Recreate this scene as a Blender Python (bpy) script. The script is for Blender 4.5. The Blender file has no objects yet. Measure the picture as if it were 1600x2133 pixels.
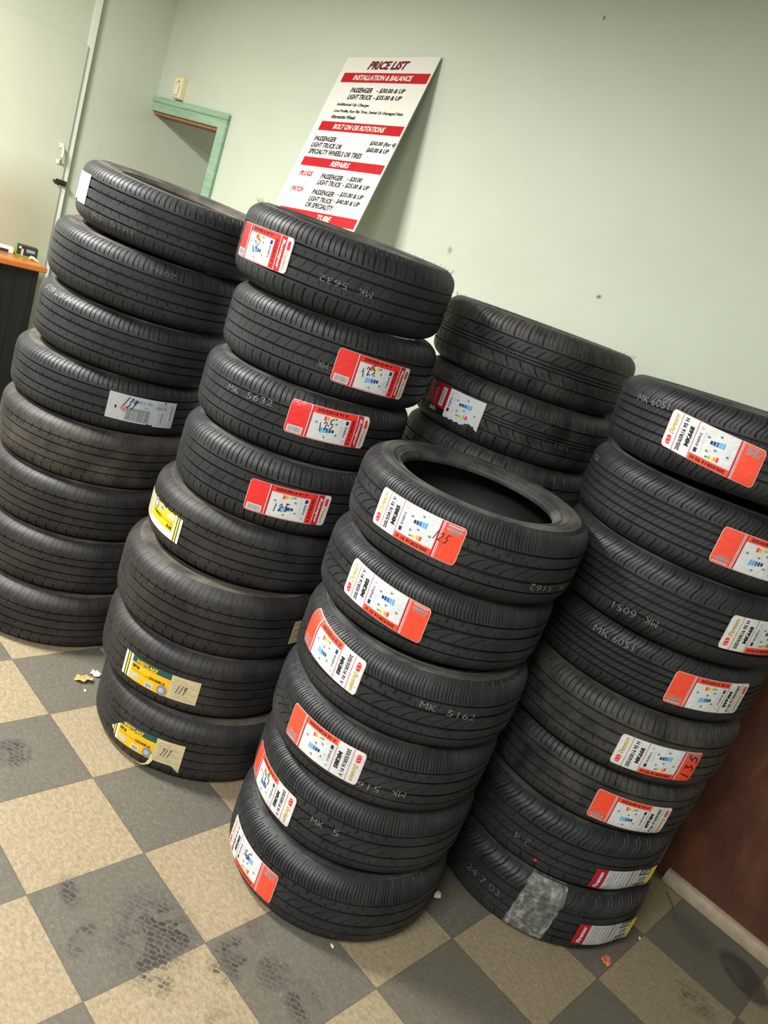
import bpy, math, random
import numpy as np
from mathutils import Matrix, Vector
random.seed(7)
scene = bpy.context.scene
COL = scene.collection
PI = math.pi
rad = math.radians

# ------------------------------------------------------------------ materials
def srgb(r, g, b):
    f = lambda c: (c / 255 / 12.92) if c / 255 <= .04045 else ((c / 255 + .055) / 1.055) ** 2.4
    return (f(r), f(g), f(b), 1)

class NT:
    def __init__(self, name):
        self.m = bpy.data.materials.new(name)
        self.m.use_nodes = True
        self.t = self.m.node_tree
        self.t.nodes.clear()
        self.out = self.t.nodes.new('ShaderNodeOutputMaterial')
        self.b = self.t.nodes.new('ShaderNodeBsdfPrincipled')
        self.t.links.new(self.b.outputs[0], self.out.inputs[0])
        self.tc = self.t.nodes.new('ShaderNodeTexCoord')
        self.co = self.tc.outputs['Object']
    def link(self, a, b): self.t.links.new(a, b)
    def n(self, typ, **kw):
        nd = self.t.nodes.new('ShaderNode' + typ)
        for k, v in kw.items(): setattr(nd, k, v)
        return nd
    def put(self, sock, v):
        if hasattr(v, 'type') and hasattr(v, 'is_linked'): self.link(v, sock)
        else: sock.default_value = v
    def math(self, op, a, b=0.0, clamp=False):
        nd = self.n('Math', operation=op); nd.use_clamp = clamp
        self.put(nd.inputs[0], a); self.put(nd.inputs[1], b)
        return nd.outputs[0]
    def mapping(self, loc=(0, 0, 0), rot=(0, 0, 0), scale=(1, 1, 1), vec=None):
        nd = self.n('Mapping')
        self.link(vec or self.co, nd.inputs[0])
        nd.inputs[1].default_value = loc; nd.inputs[2].default_value = rot; nd.inputs[3].default_value = scale
        return nd.outputs[0]
    def noise(self, scale, detail=4, rough=.5, vec=None, dist=0):
        nd = self.n('TexNoise')
        self.link(vec or self.co, nd.inputs['Vector'])
        nd.inputs['Scale'].default_value = scale; nd.inputs['Detail'].default_value = detail
        nd.inputs['Roughness'].default_value = rough; nd.inputs['Distortion'].default_value = dist
        return nd.outputs[0]
    def vor(self, scale, vec=None, feature='F1', out=0, rnd=1):
        nd = self.n('TexVoronoi', feature=feature)
        self.link(vec or self.co, nd.inputs['Vector'])
        nd.inputs['Scale'].default_value = scale; nd.inputs['Randomness'].default_value = rnd
        return nd.outputs[out]
    def ramp(self, fac, stops, interp='LINEAR'):
        nd = self.n('ValToRGB'); r = nd.color_ramp; r.interpolation = interp
        while len(r.elements) < len(stops): r.elements.new(.5)
        for e, (p, c) in zip(r.elements, stops):
            e.position = p
            e.color = c if isinstance(c, tuple) else (c, c, c, 1)
        self.link(fac, nd.inputs[0])
        return nd.outputs[0]
    def mix(self, fac, a, b, mode='MIX'):
        nd = self.n('MixRGB', blend_type=mode)
        self.put(nd.inputs[0], fac); self.put(nd.inputs[1], a); self.put(nd.inputs[2], b)
        return nd.outputs[0]
    def bump(self, h, strength=.2, dist=.01):
        nd = self.n('Bump'); nd.inputs['Strength'].default_value = strength; nd.inputs['Distance'].default_value = dist
        self.link(h, nd.inputs['Height']); self.link(nd.outputs[0], self.b.inputs['Normal'])
    def done(self, color=None, rough=.5, spec=.5, metal=0):
        if color is not None: self.put(self.b.inputs['Base Color'], color)
        self.put(self.b.inputs['Roughness'], rough)
        self.b.inputs['Specular IOR Level'].default_value = spec
        self.b.inputs['Metallic'].default_value = metal
        return self.m

def spot(t, cx, cy, rx, ry, rot, lo=.6, hi=1.0, axes=(0, 1)):
    """a soft elliptical patch in object space (1 inside)"""
    v = t.mapping()
    sub = t.n('VectorMath', operation='SUBTRACT'); t.link(t.co, sub.inputs[0])
    c = [0, 0, 0]; c[axes[0]] = cx; c[axes[1]] = cy
    sub.inputs[1].default_value = c
    s = [0, 0, 0]; s[axes[0]] = 1 / rx; s[axes[1]] = 1 / ry
    r = [0, 0, 0]; k = 3 - axes[0] - axes[1]; r[k] = rot
    m1 = t.mapping(rot=tuple(r), vec=sub.outputs[0])
    m2 = t.mapping(scale=tuple(s), vec=m1)
    ln = t.n('VectorMath', operation='LENGTH'); t.link(m2, ln.inputs[0])
    return t.ramp(ln.outputs['Value'], [(lo, 1.0), (hi, 0.0)])

M = {}
def simple(name, rgb, rough=.5, spec=.5, metal=0, nscale=40, namp=.08, bump=0, bscale=120):
    t = NT(name)
    c = srgb(*rgb)
    d = tuple(x * (1 - namp) for x in c[:3]) + (1,)
    l = tuple(min(1, x * (1 + namp)) for x in c[:3]) + (1,)
    col = t.ramp(t.noise(nscale, 3), [(.3, d), (.7, l)])
    if bump: t.bump(t.noise(bscale, 4), bump, .004)
    M[name] = t.done(col, rough, spec, metal)
    return M[name]

def paper(name, rgb, rough=.36):
    t = NT(name)
    c = srgb(*rgb)
    d = tuple(x * .92 for x in c[:3]) + (1,)
    col = t.ramp(t.noise(60, 3), [(.35, d), (.65, c)])
    t.bump(t.noise(55, 3, .55, dist=.6), .35, .006)
    M[name] = t.done(col, rough, .5)
    return M[name]

for nm, c in dict(paper_white=(218, 221, 222), paper_pink=(232, 196, 190), orange_red=(246, 78, 52), deep_red=(196, 32, 44), bright_red=(240, 52, 48),
                  crimson=(176, 24, 44), gold=(196, 164, 62), sky_blue=(104, 176, 226), mid_blue=(34, 118, 200), dark_blue=(24, 70, 140),
                  navy=(36, 44, 92), bar_red=(222, 62, 58), bar_orange=(240, 158, 66), bar_yellow=(230, 222, 70), bar_lime=(150, 190, 80),
                  bar_green=(50, 140, 96), bar_teal=(30, 96, 84), pale_grey=(190, 194, 196), mid_grey=(140, 144, 148), yellow=(246, 190, 20),
                  teal=(34, 84, 84), beige_paper=(212, 196, 152), lemon=(226, 200, 60), silver_paper=(196, 198, 202), pale_blue=(126, 158, 206),
                  rose=(206, 120, 124), cream_white=(244, 240, 226)).items():
    paper(nm, c)
simple('ink', (22, 20, 22), .45, .4, namp=.02)
simple('stencil', (122, 124, 120), .7, .2, nscale=300, namp=.5)
simple('stencil_faint', (92, 92, 88), .7, .2, nscale=300, namp=.5)
simple('sign_white', (226, 224, 216), .4, .4, namp=.02)
simple('sign_red', (184, 16, 30), .42, .4, namp=.03)
simple('sign_ink', (30, 26, 28), .5, .4, namp=.02)
simple('sign_title', (110, 14, 30), .5, .4, namp=.02)

def rubber(name, base, dust, amount, rough=.52, scale=9.):
    t = NT(name)
    n1 = t.noise(scale, 6, .62)
    n2 = t.noise(scale * 14, 3, .5)
    fac = t.math('MULTIPLY', t.ramp(n1, [(.38, 0.0), (.72, 1.0)]), t.ramp(n2, [(.2, .55), (.8, 1.0)]))
    fac = t.math('MULTIPLY', fac, amount)
    col = t.mix(fac, srgb(*base), srgb(*dust))
    t.bump(n2, .12, .002)
    r = t.math('ADD', t.math('MULTIPLY', fac, .3), rough)
    M[name] = t.done(col, r, .5)
    return M[name]
rubber('rubber_black', (27, 29, 31), (66, 67, 67), .45, .52)
rubber('rubber_side', (42, 43, 44), (116, 113, 105), .75, .56)
rubber('rubber_brown', (27, 26, 26), (68, 64, 59), .6, .54)
rubber('rubber_brown_side', (52, 50, 47), (116, 107, 94), .85, .6)
rubber('rubber_dusty', (36, 35, 33), (106, 96, 83), .6, .58, 8)
rubber('rubber_scuffed', (32, 33, 34), (98, 94, 85), .6, .52, 13)
rubber('rubber_inner', (11, 11, 12), (18, 18, 18), .5, .6)

def plastic_film():
    t = NT('clear_film')
    n = t.noise(26, 5, .6, vec=t.mapping(scale=(1, 1, 2.2)), dist=1.2)
    t.bump(n, .9, .02)
    cr = t.ramp(t.noise(38, 4, .6, vec=t.mapping(rot=(.25, .1, 0), scale=(1, 1, .5)), dist=.9), [(.40, .14), (.56, .30), (.70, .66)])  # more opaque whitish streaks, painted in as highlights on the crinkles
    t.link(cr, t.b.inputs['Alpha'])
    M['clear_film'] = t.done(srgb(226, 226, 220), .12, .9)
plastic_film()

# ------------------------------------------------------------------ mesh helpers
def new_mesh(name, verts, faces, mats, midx=None, smooth=None):
    me = bpy.data.meshes.new(name)
    me.from_pydata([tuple(v) for v in verts], [], [tuple(f) for f in faces])
    for m in mats: me.materials.append(M[m])
    if midx is not None: me.polygons.foreach_set('material_index', midx)
    me.update()
    if smooth is not None:
        me.polygons.foreach_set('use_smooth', [True] * len(me.polygons))
        me.set_sharp_from_angle(angle=rad(smooth))
    return me
def add(name, me, parent=None, loc=(0, 0, 0), rz=0, kind=None):
    o = bpy.data.objects.new(name, me)
    COL.objects.link(o)
    o.location = loc; o.rotation_euler = (0, 0, rz)
    if parent is not None: o.parent = parent
    if kind: o['kind'] = kind
    return o
def thing(name, label, cat, loc=(0, 0, 0), rz=0, group=None):
    o = add(name, None, None, loc, rz)
    tag(o, label, cat, group)
    return o
def tag(o, label, cat, group=None):
    o['label'] = label; o['category'] = cat
    if group: o['group'] = group
    return o

class Geo:
    def __init__(self): self.v = []; self.f = []; self.m = []
    def poly(self, pts, m=0):
        i = len(self.v); self.v += [tuple(p) for p in pts]; self.f.append(tuple(range(i, i + len(pts)))); self.m.append(m)
    def box(self, a, b, m=0, bev=0):
        x0, y0, z0 = a; x1, y1, z1 = b
        if bev:
            # chamfered box: three nested rings
            def ring(z, ins): return [(x0 + ins, y0 + ins, z), (x1 - ins, y0 + ins, z), (x1 - ins, y1 - ins, z), (x0 + ins, y1 - ins, z)]
            rs = [ring(z0, bev), ring(z0 + bev, 0), ring(z1 - bev, 0), ring(z1, bev)]
            i = len(self.v)
            for r in rs: self.v += r
            for k in range(3):
                for j in range(4):
                    p = i + k * 4; self.f.append((p + j, p + (j + 1) % 4, p + 4 + (j + 1) % 4, p + 4 + j)); self.m.append(m)
            self.f.append((i + 3, i + 2, i + 1, i)); self.m.append(m)
            self.f.append((i + 12, i + 13, i + 14, i + 15)); self.m.append(m)
            return
        i = len(self.v)
        self.v += [(x0, y0, z0), (x1, y0, z0), (x1, y1, z0), (x0, y1, z0), (x0, y0, z1), (x1, y0, z1), (x1, y1, z1), (x0, y1, z1)]
        for q in ((3, 2, 1, 0), (4, 5, 6, 7), (0, 1, 5, 4), (1, 2, 6, 5), (2, 3, 7, 6), (3, 0, 4, 7)):
            self.f.append(tuple(i + k for k in q)); self.m.append(m)
    def tube(self, pts, r, n=8, m=0, cap=True):
        pts = [Vector(p) for p in pts]; i0 = len(self.v)
        rs = r if isinstance(r, (list, tuple)) else [r] * len(pts)
        for k, p in enumerate(pts):
            d = (pts[min(k + 1, len(pts) - 1)] - pts[max(k - 1, 0)]).normalized()
            a = d.cross(Vector((0, 0, 1)) if abs(d.z) < .9 else Vector((1, 0, 0))).normalized(); b = d.cross(a)
            for j in range(n):
                t = 2 * PI * j / n
                self.v.append(tuple(p + (a * math.cos(t) + b * math.sin(t)) * rs[k]))
        for k in range(len(pts) - 1):
            for j in range(n):
                p = i0 + k * n
                self.f.append((p + j, p + (j + 1) % n, p + n + (j + 1) % n, p + n + j)); self.m.append(m)
        if cap:
            self.f.append(tuple(i0 + j for j in range(n))[::-1]); self.m.append(m)
            e = i0 + (len(pts) - 1) * n
            self.f.append(tuple(e + j for j in range(n))); self.m.append(m)
    def mesh(self, name, mats, smooth=None):
        return new_mesh(name, self.v, self.f, mats, self.m, smooth)

# ------------------------------------------------------------------ lettering
_tc = {}
def glyphs(s, bold=0.0):
    k = (s, bold)
    if k in _tc: return _tc[k]
    cu = bpy.data.curves.new('lettering', 'FONT'); cu.body = s; cu.resolution_u = 2; cu.offset = bold
    cu.dimensions = '2D'; cu.fill_mode = 'FRONT'
    o = bpy.data.objects.new('lettering', cu); COL.objects.link(o)
    dg = bpy.context.evaluated_depsgraph_get()
    me = bpy.data.meshes.new_from_object(o.evaluated_get(dg))
    v = np.array([x.co[:2] for x in me.vertices]); f = [tuple(p.vertices) for p in me.polygons]
    bpy.data.objects.remove(o); bpy.data.curves.remove(cu); bpy.data.meshes.remove(me)
    lo = v.min(0); hi = v.max(0)
    _tc[k] = ((v - lo) / (hi - lo), f, (hi - lo))
    return _tc[k]

class Lay:
    """a flat printed layout in metres; polygons with a layer and a material"""
    def __init__(self): self.p = []; self.mats = []
    def mi(self, m):
        if m not in self.mats: self.mats.append(m)
        return self.mats.index(m)
    def quad(self, pts, m, l): self.p.append((pts, [tuple(range(len(pts)))], l, self.mi(m)))
    def band(self, lo, hi, x0, x1, m, l, step=.005):
        n = max(1, int(math.ceil((x1 - x0) / step)))
        ny = max(1, min(12, int(max(hi(x0 + (x1 - x0) * .5) - lo(x0 + (x1 - x0) * .5), .001) / .007)))
        pts = []; f = []
        for k in range(n + 1):
            x = x0 + (x1 - x0) * k / n; a, b = lo(x), hi(x)
            for j in range(ny + 1): pts.append((x, a + (b - a) * j / ny))
        for k in range(n):
            for j in range(ny): q = k * (ny + 1) + j; f.append((q, q + ny + 1, q + ny + 2, q + 1))
        self.p.append((pts, f, l, self.mi(m)))
    def rect(self, x0, y0, x1, y1, m, l): self.band(lambda x: y0, lambda x: y1, x0, x1, m, l)
    def rrect(self, x0, y0, x1, y1, r, m, l, left=True, right=True):
        def ins(x):
            if left and x < x0 + r: return r - math.sqrt(max(0, r * r - (x0 + r - x) ** 2))
            if right and x > x1 - r: return r - math.sqrt(max(0, r * r - (x - x1 + r) ** 2))
            return 0
        self.band(lambda x: y0 + ins(x), lambda x: y1 - ins(x), x0, x1, m, l, .003)
    def text(self, s, cx, cy, w, h, m, l, rot=0, shear=0, bold=0.0):
        v, f, _ = glyphs(s, bold)
        q = (v - .5) * np.array([w, h]); q[:, 0] += q[:, 1] * shear
        c, sn = math.cos(rot), math.sin(rot)
        pts = [(cx + c * a - sn * b, cy + sn * a + c * b) for a, b in q]
        self.p.append((pts, f, l, self.mi(m)))
    def stroke(self, pl, w, m, l):
        for a, b in zip(pl, pl[1:]):
            d = np.array(b) - np.array(a); n = np.linalg.norm(d)
            if n < 1e-9: continue
            d = d / n; p = np.array([-d[1], d[0]]) * w / 2; e = d * w * .3
            self.quad([tuple(np.array(a) - p - e), tuple(np.array(b) - p + e), tuple(np.array(b) + p + e), tuple(np.array(a) + p - e)], m, l)
    def disc(self, cx, cy, r, m, l, n=10):
        self.quad([(cx + r * math.cos(2 * PI * k / n), cy + r * math.sin(2 * PI * k / n)) for k in range(n)], m, l)
    def build(self, name, parent, fn):
        V = []; F = []; MI = []
        for pts, fs, l, m in self.p:
            i = len(V); V += [fn(x, y, l) for x, y in pts]
            F += [tuple(i + k for k in f) for f in fs]; MI += [m] * len(fs)
        me = new_mesh(name, V, F, self.mats, MI)
        return add(name, me, parent)

HAND = {'1': [[(.5, 1), (.4, 0)]], '2': [[(.1, .8), (.4, 1), (.75, .75), (.1, .05), (.5, .12), (.9, 0)]],
        '5': [[(.9, 1), (.35, .95), (.25, .55), (.7, .5), (.65, .1), (.1, 0)]], '3': [[(.1, .95), (.6, .98), (.3, .6), (.75, .4), (.5, 0), (.05, .08)]],
        '9': [[(.8, .85), (.3, .95), (.2, .6), (.7, .6), (.85, .95), (.6, 0)]], 'S': [[(.9, .9), (.4, 1), (.3, .6), (.75, .4), (.6, 0), (.1, .05)]],
        '7': [[(.1, .9), (.8, 1), (.4, 0)]]}
def hand(lay, s, x, y, w, h, wd=.0016, l=5, rot=0.0):
    cw = w / len(s)
    c, sn = math.cos(rot), math.sin(rot)
    for k, ch in enumerate(s):
        for pl in HAND[ch]:
            pts = []
            for a, b in pl:
                px = (k + a * .8) * cw - w / 2 + b * h * .25; py = b * h - h / 2
                pts.append((x + c * px - sn * py, y + sn * px + c * py))
            lay.stroke(pts, wd, 'ink', l)

# ------------------------------------------------------------------ tires
W = .2                                   # nominal width, z from 0 to W
def drop(z): return .0385 * (abs(z) / .1) ** 6.2

def build_tread(kind, R, mat):
    ribs, N, gd = kind['ribs'], kind['pitch'], kind['depth']
    P = 2 * PI * R / N
    samples = []                          # (arc position in pitch, slot index or -1)
    for si, (pos, w, d, _, _, _) in enumerate(kind['slots']):
        c = pos * P
        samples += [(c - w / 2 - .0004, -1), (c - w / 2, si), (c + w / 2, si), (c + w / 2 + .0004, -1)] if w > .0019 else [(c - w / 2, -1), (c, si), (c + w / 2, -1)]
    samples.sort()
    filled = []
    for k, s in enumerate(samples):
        filled.append(s)
        nx = samples[k + 1][0] if k + 1 < len(samples) else samples[0][0] + P
        gap = nx - s[0]
        if gap > .009:
            m = int(gap / .006)
            for j in range(1, m): filled.append((s[0] + gap * j / m, -1))
    S = [(p * P + a, s) for p in range(N) for a, s in filled]
    th = np.array([a for a, _ in S]) / R; sl = np.array([s for _, s in S])
    rows = []                             # (z, extra depth, shift, rib index)
    for ri, (zt, zb, fn) in enumerate(ribs):
        n = max(3, int((zt - zb) / .004))
        zs = list(np.linspace(zt, zb, n + 1))
        for (_, _, _, r, a, b) in kind['slots']:
            if r == ri:
                for e in (a, b):
                    if zb + .001 < e < zt - .001: zs += [e - .0004, e + .0004]
        zs = sorted(set(zs), reverse=True)
        for z in zs:
            t = 2 * (z - zb) / (zt - zb) - 1
            rows.append((z, 0, fn(t), ri))
        if ri + 1 < len(ribs):
            z2 = ribs[ri + 1][0]
            rows.append((zb - .0007, gd, fn(-1), -1)); rows.append((z2 + .0007, gd, ribs[ri + 1][2](1), -1))
    V = []; K = len(S)
    for z, dep, sh, ri in rows:
        r = np.full(K, R - drop(z) - dep)
        if ri >= 0:
            fade = min(1, max(0.0, (.1 - abs(z)) / .012))
            for si, (_, _, d, rr, a, b) in enumerate(kind['slots']):
                if rr == ri and min(a, b) <= z <= max(a, b): r[sl == si] -= d * fade
        ang = th + sh / R
        V.append(np.stack([r * np.cos(ang), r * np.sin(ang), np.full(K, z + .1)], 1))
    V = np.concatenate(V)
    F = []
    for i in range(len(rows) - 1):
        a = i * K; b = a + K
        for j in range(K):
            j2 = (j + 1) % K
            F.append((a + j, b + j, b + j2, a + j2))
    V = V.tolist()
    return new_mesh('tread', V, F, [mat], None, 32)

def lathe(name, prof, mat, n=144, smooth=40):
    a = np.linspace(0, 2 * PI, n, endpoint=False)
    V = np.concatenate([np.stack([r * np.cos(a), r * np.sin(a), np.full(n, z)], 1) for r, z in prof])
    F = [(i * n + j, i * n + (j + 1) % n, i * n + n + (j + 1) % n, i * n + n + j) for i in range(len(prof) - 1) for j in range(n)]
    return new_mesh(name, V.tolist(), F, [mat], None, smooth)

def side_profile(R, Ri):
    r0 = R - drop(.098)
    p = [(r0, .098), (r0 - .004, .0993), (r0 - .012, .0990), (r0 - .0125, .0996), (r0 - .0145, .0996), (r0 - .015, .0989), (r0 - .024, .0988)]
    r1 = r0 - .024; r2 = Ri + .018; L = r1 - r2
    p += [(r1 - L * .3, .0975), (r1 - L * .32, .0984), (r1 - L * .38, .0982), (r1 - L * .4, .0968), (r1 - L * .7, .094), (r2, .0895), (r2 - .001, .0915), (r2 - .006, .091), (r2 - .009, .087),
          (Ri + .004, .083), (Ri + .0005, .079), (Ri - .001, .074), (Ri + .001, .066), (Ri + .008, .062)]
    return p

def make_kind(kind, R, mat, smat, Ri=.2045):
    tread = build_tread(kind, R, mat)
    sp = side_profile(R, Ri)
    up = lathe('sidewall', [(r, z + .1) for r, z in sp], smat)
    dn = lathe('sidewall', [(r, .1 - z) for r, z in sp][::-1], smat)
    inn = [(Ri + .008, .162), (Ri + .02, .174), (Ri + .05, .183), (R - .045, .176), (R - .026, .15), (R - .018, .1)]
    inner = lathe('inner_liner', inn + [(r, .2 - z) for r, z in inn[:-1]][::-1], 'rubber_inner', 96)
    return dict(R=R, tread=tread, up=up, dn=dn, inner=inner)

lin = lambda k: (lambda t: k * t)
cur = lambda a, b: (lambda t: a * t + b * t * t)
wav = lambda a, f=2.6: (lambda t: a * math.sin(t * f))
KIND = {}
KIND['front'] = dict(pitch=52, depth=.008,
    ribs=[(.098, .047, cur(.001, .006)), (.041, .018, cur(0, .002)), (.010, -.021, cur(.020, .007)), (-.029, -.050, cur(0, .002)), (-.055, -.098, cur(.002, .006))],
    slots=[(.08, .0048, .007, 0, .047, .0965), (.30, .0021, .005, 0, .049, .092), (.52, .0021, .005, 0, .049, .092), (.75, .0021, .005, 0, .049, .092),
           (.16, .0042, .006, 1, .029, .041), (.62, .0022, .005, 1, .018, .028), (.42, .0030, .006, 2, -.021, .010),
           (.20, .0038, .006, 3, -.040, -.029), (.66, .0022, .004, 3, -.050, -.040), (.12, .0036, .006, 4, -.092, -.058), (.60, .0021, .004, 4, -.088, -.060)])
KIND['rib'] = dict(pitch=64, depth=.0078,
    ribs=[(.098, .046, cur(-.001, .002)), (.041, .020, lin(.002)), (.014, -.012, lin(.008)), (-.018, -.040, lin(-.002)), (-.045, -.098, cur(.001, .003))],
    slots=[(.08, 0.0036, .005, 0, .050, .096), (.55, 0.0021, .004, 0, .054, .094), (.30, 0.0018, .003, 1, .022, .034), (.33, 0.0028, .003, 1, .033, .035),
           (.45, 0.0018, .003, 2, -.012, .014), (.24, 0.0018, .003, 3, -.034, -.020), (.70, 0.0033, .003, 3, -.033, -.031),
           (.14, 0.0036, .005, 4, -.094, -.050), (.62, 0.0021, .004, 4, -.092, -.054)])
KIND['wave'] = dict(pitch=60, depth=.0078,
    ribs=[(.098, .043, lambda t: .007 * t + .0035 * math.sin(t * 3.4)), (.036, .024, lin(.006)), (.017, .003, lin(.006)), (-.004, -.020, lin(.006)), (-.026, -.042, lin(.006)), (-.048, -.098, lambda t: .006 * t + .003 * math.sin(t * 3.2))],
    slots=[(.06, 0.0036, .005, 0, .046, .095), (.40, 0.0018, .0035, 0, .050, .092), (.72, 0.0018, .0035, 0, .050, .092), (.20, 0.0018, .003, 1, .024, .036), (.66, 0.0015, .0025, 1, .024, .036),
           (.32, 0.0018, .003, 2, .003, .017), (.78, 0.0015, .0025, 2, .003, .017), (.14, 0.0017, .003, 3, -.020, -.004), (.58, 0.0017, .003, 3, -.020, -.004),
           (.26, 0.0018, .003, 4, -.042, -.026), (.84, 0.0015, .0025, 4, -.042, -.026), (.10, 0.0036, .005, 5, -.094, -.052), (.50, 0.0018, .003, 5, -.090, -.054)])
KIND['block'] = dict(pitch=46, depth=.0078,
    ribs=[(.098, .046, cur(.001, .004)), (.040, .012, cur(.013, .004)), (.007, .0015, lin(0)), (-.0025, -.008, lin(0)), (-.013, -.042, cur(-.013, .004)), (-.048, -.098, cur(-.001, .004))],
    slots=[(.10, 0.0047, .005, 0, .047, .096), (.45, 0.0021, .0035, 0, .052, .092), (.72, 0.0021, .0035, 0, .052, .092), (.30, 0.0041, .005, 1, .012, .036), (.80, 0.0018, .003, 1, .018, .040),
           (.35, 0.0041, .005, 4, -.038, -.013), (.86, 0.0018, .003, 4, -.042, -.020), (.18, 0.0047, .005, 5, -.096, -.050), (.60, 0.0021, .0035, 5, -.090, -.054)])
KIND['plain'] = dict(pitch=66, depth=.0078,
    ribs=[(.098, .050, cur(.0, .004)), (.044, .022, lin(.003)), (.015, -.012, lin(.004)), (-.019, -.041, lin(-.003)), (-.047, -.098, cur(0, .004))],
    slots=[(.08, 0.0030, .005, 0, .055, .096), (.55, 0.0021, .003, 0, .060, .094), (.34, 0.0021, .003, 1, .022, .030), (.74, 0.0015, .002, 2, .006, .015), (.28, 0.0015, .002, 2, -.012, -.004),
           (.20, 0.0025, .004, 3, -.030, -.019), (.66, 0.0017, .003, 3, -.041, -.034), (.12, 0.0028, .005, 4, -.094, -.056), (.60, 0.0018, .003, 4, -.092, -.060)])
KIND['scallop'] = dict(pitch=62, depth=.007,
    ribs=[(.098, .046, cur(.002, .003)), (.041, .020, lin(.001)), (.014, -.012, lin(.001)), (-.018, -.040, lin(.001)), (-.045, -.098, cur(.002, .003))],
    slots=[(.10, 0.0052, .006, 0, .062, .097), (.52, 0.0017, .003, 0, .066, .094), (.40, 0.0028, .004, 0, .046, .052), (.30, 0.0022, .004, 1, .034, .041), (.70, 0.0018, .003, 1, .020, .027),
           (.45, 0.0017, .003, 2, .006, .014), (.55, 0.0022, .004, 3, -.026, -.018), (.20, 0.0028, .004, 4, -.055, -.045), (.12, 0.0047, .006, 4, -.096, -.064)])
KIND['season'] = dict(pitch=48, depth=.0078,
    ribs=[(.098, .044, lambda t: .009 * t + .004 * math.sin(t * 3)), (.038, .012, lambda t: .008 * math.sin(t * 2.8)), (.006, -.020, lambda t: .008 * math.sin(t * 2.8)), (-.026, -.046, lambda t: .006 * math.sin(t * 2.8)), (-.052, -.098, lin(-.006))],
    slots=[(.10, 0.0041, .005, 0, .046, .096), (.45, 0.0021, .0035, 0, .050, .092), (.76, 0.0021, .0035, 0, .050, .092), (.25, 0.0022, .004, 1, .012, .038), (.60, 0.0018, .003, 1, .012, .038),
           (.30, 0.0022, .004, 2, -.020, .006), (.80, 0.0018, .003, 2, -.020, .006), (.20, 0.0022, .004, 3, -.046, -.026), (.70, 0.0018, .003, 3, -.046, -.026), (.15, 0.0041, .005, 4, -.096, -.054)])

TIRES = {
 'front': [(.3072, .1976, .9765, .1841, .5542, -.0124, .0076), (.3056, .1913, .7811, .174, .5466), (.3056, .1943, .5868, .2078, .5114), (.3056, .1894, .3974, .2082, .4975), (.3056, .1969, .2005, .215, .5), (.3056, .2005, 0, .2304, .4729)],
 'right': [(.3344, .1960, 1.3701, .5436, 1.0995, .0505, .0161), (.3362, .188, 1.1627, .5403, 1.1035), (.3362, .2006, .962, .548, 1.0954), (.3362, .1807, .7814, .5348, 1.1198), (.3362, .1983, .583, .5469, 1.1065), (.3362, .1874, .3957, .5342, 1.1328), (.3362, .199, .1967, .5274, 1.1056), (.3362, .1967, 0, .5467, 1.0953)],
 'middle': [(.3172, .2062, 1.4290, -.5104, .5304, -.034, .022), (.316, .2011, 1.2172, -.4986, .5501), (.316, .1947, 1.0225, -.4985, .5216), (.316, .2079, .8146, -.4846, .4971), (.3301, .1927, .6219, -.5113, .4875), (.3301, .2121, .4098, -.4945, .4256), (.3301, .203, .2068, -.4871, .4223), (.3301, .2068, 0, -.4451, .4295)],
 'left': [(.3328, .1870, 1.3905, -1.2445, .414, -.056, -.006), (.3317, .1910, 1.1932, -1.269, .3732, -.052, -.004), (.3323, .1890, .9920, -1.2737, .3663, -.030, -.006), (.3318, .187, .7949, -1.2983, .3375), (.3402, .1959, .5991, -1.2919, .3317), (.3402, .1977, .4014, -1.2814, .3227), (.3402, .2, .2013, -1.2646, .3093), (.3402, .2013, 0, -1.242, .2915)],
 'wall': [(.3328, .2065, 1.3700, -.2339, 1.1975)] + [(.3328, .1955, .1955 * (6 - i), -.228, 1.2) for i in range(7)],
}
ORD = ['topmost', 'second', 'third', 'fourth', 'fifth', 'sixth', 'seventh', 'bottom']
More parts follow.
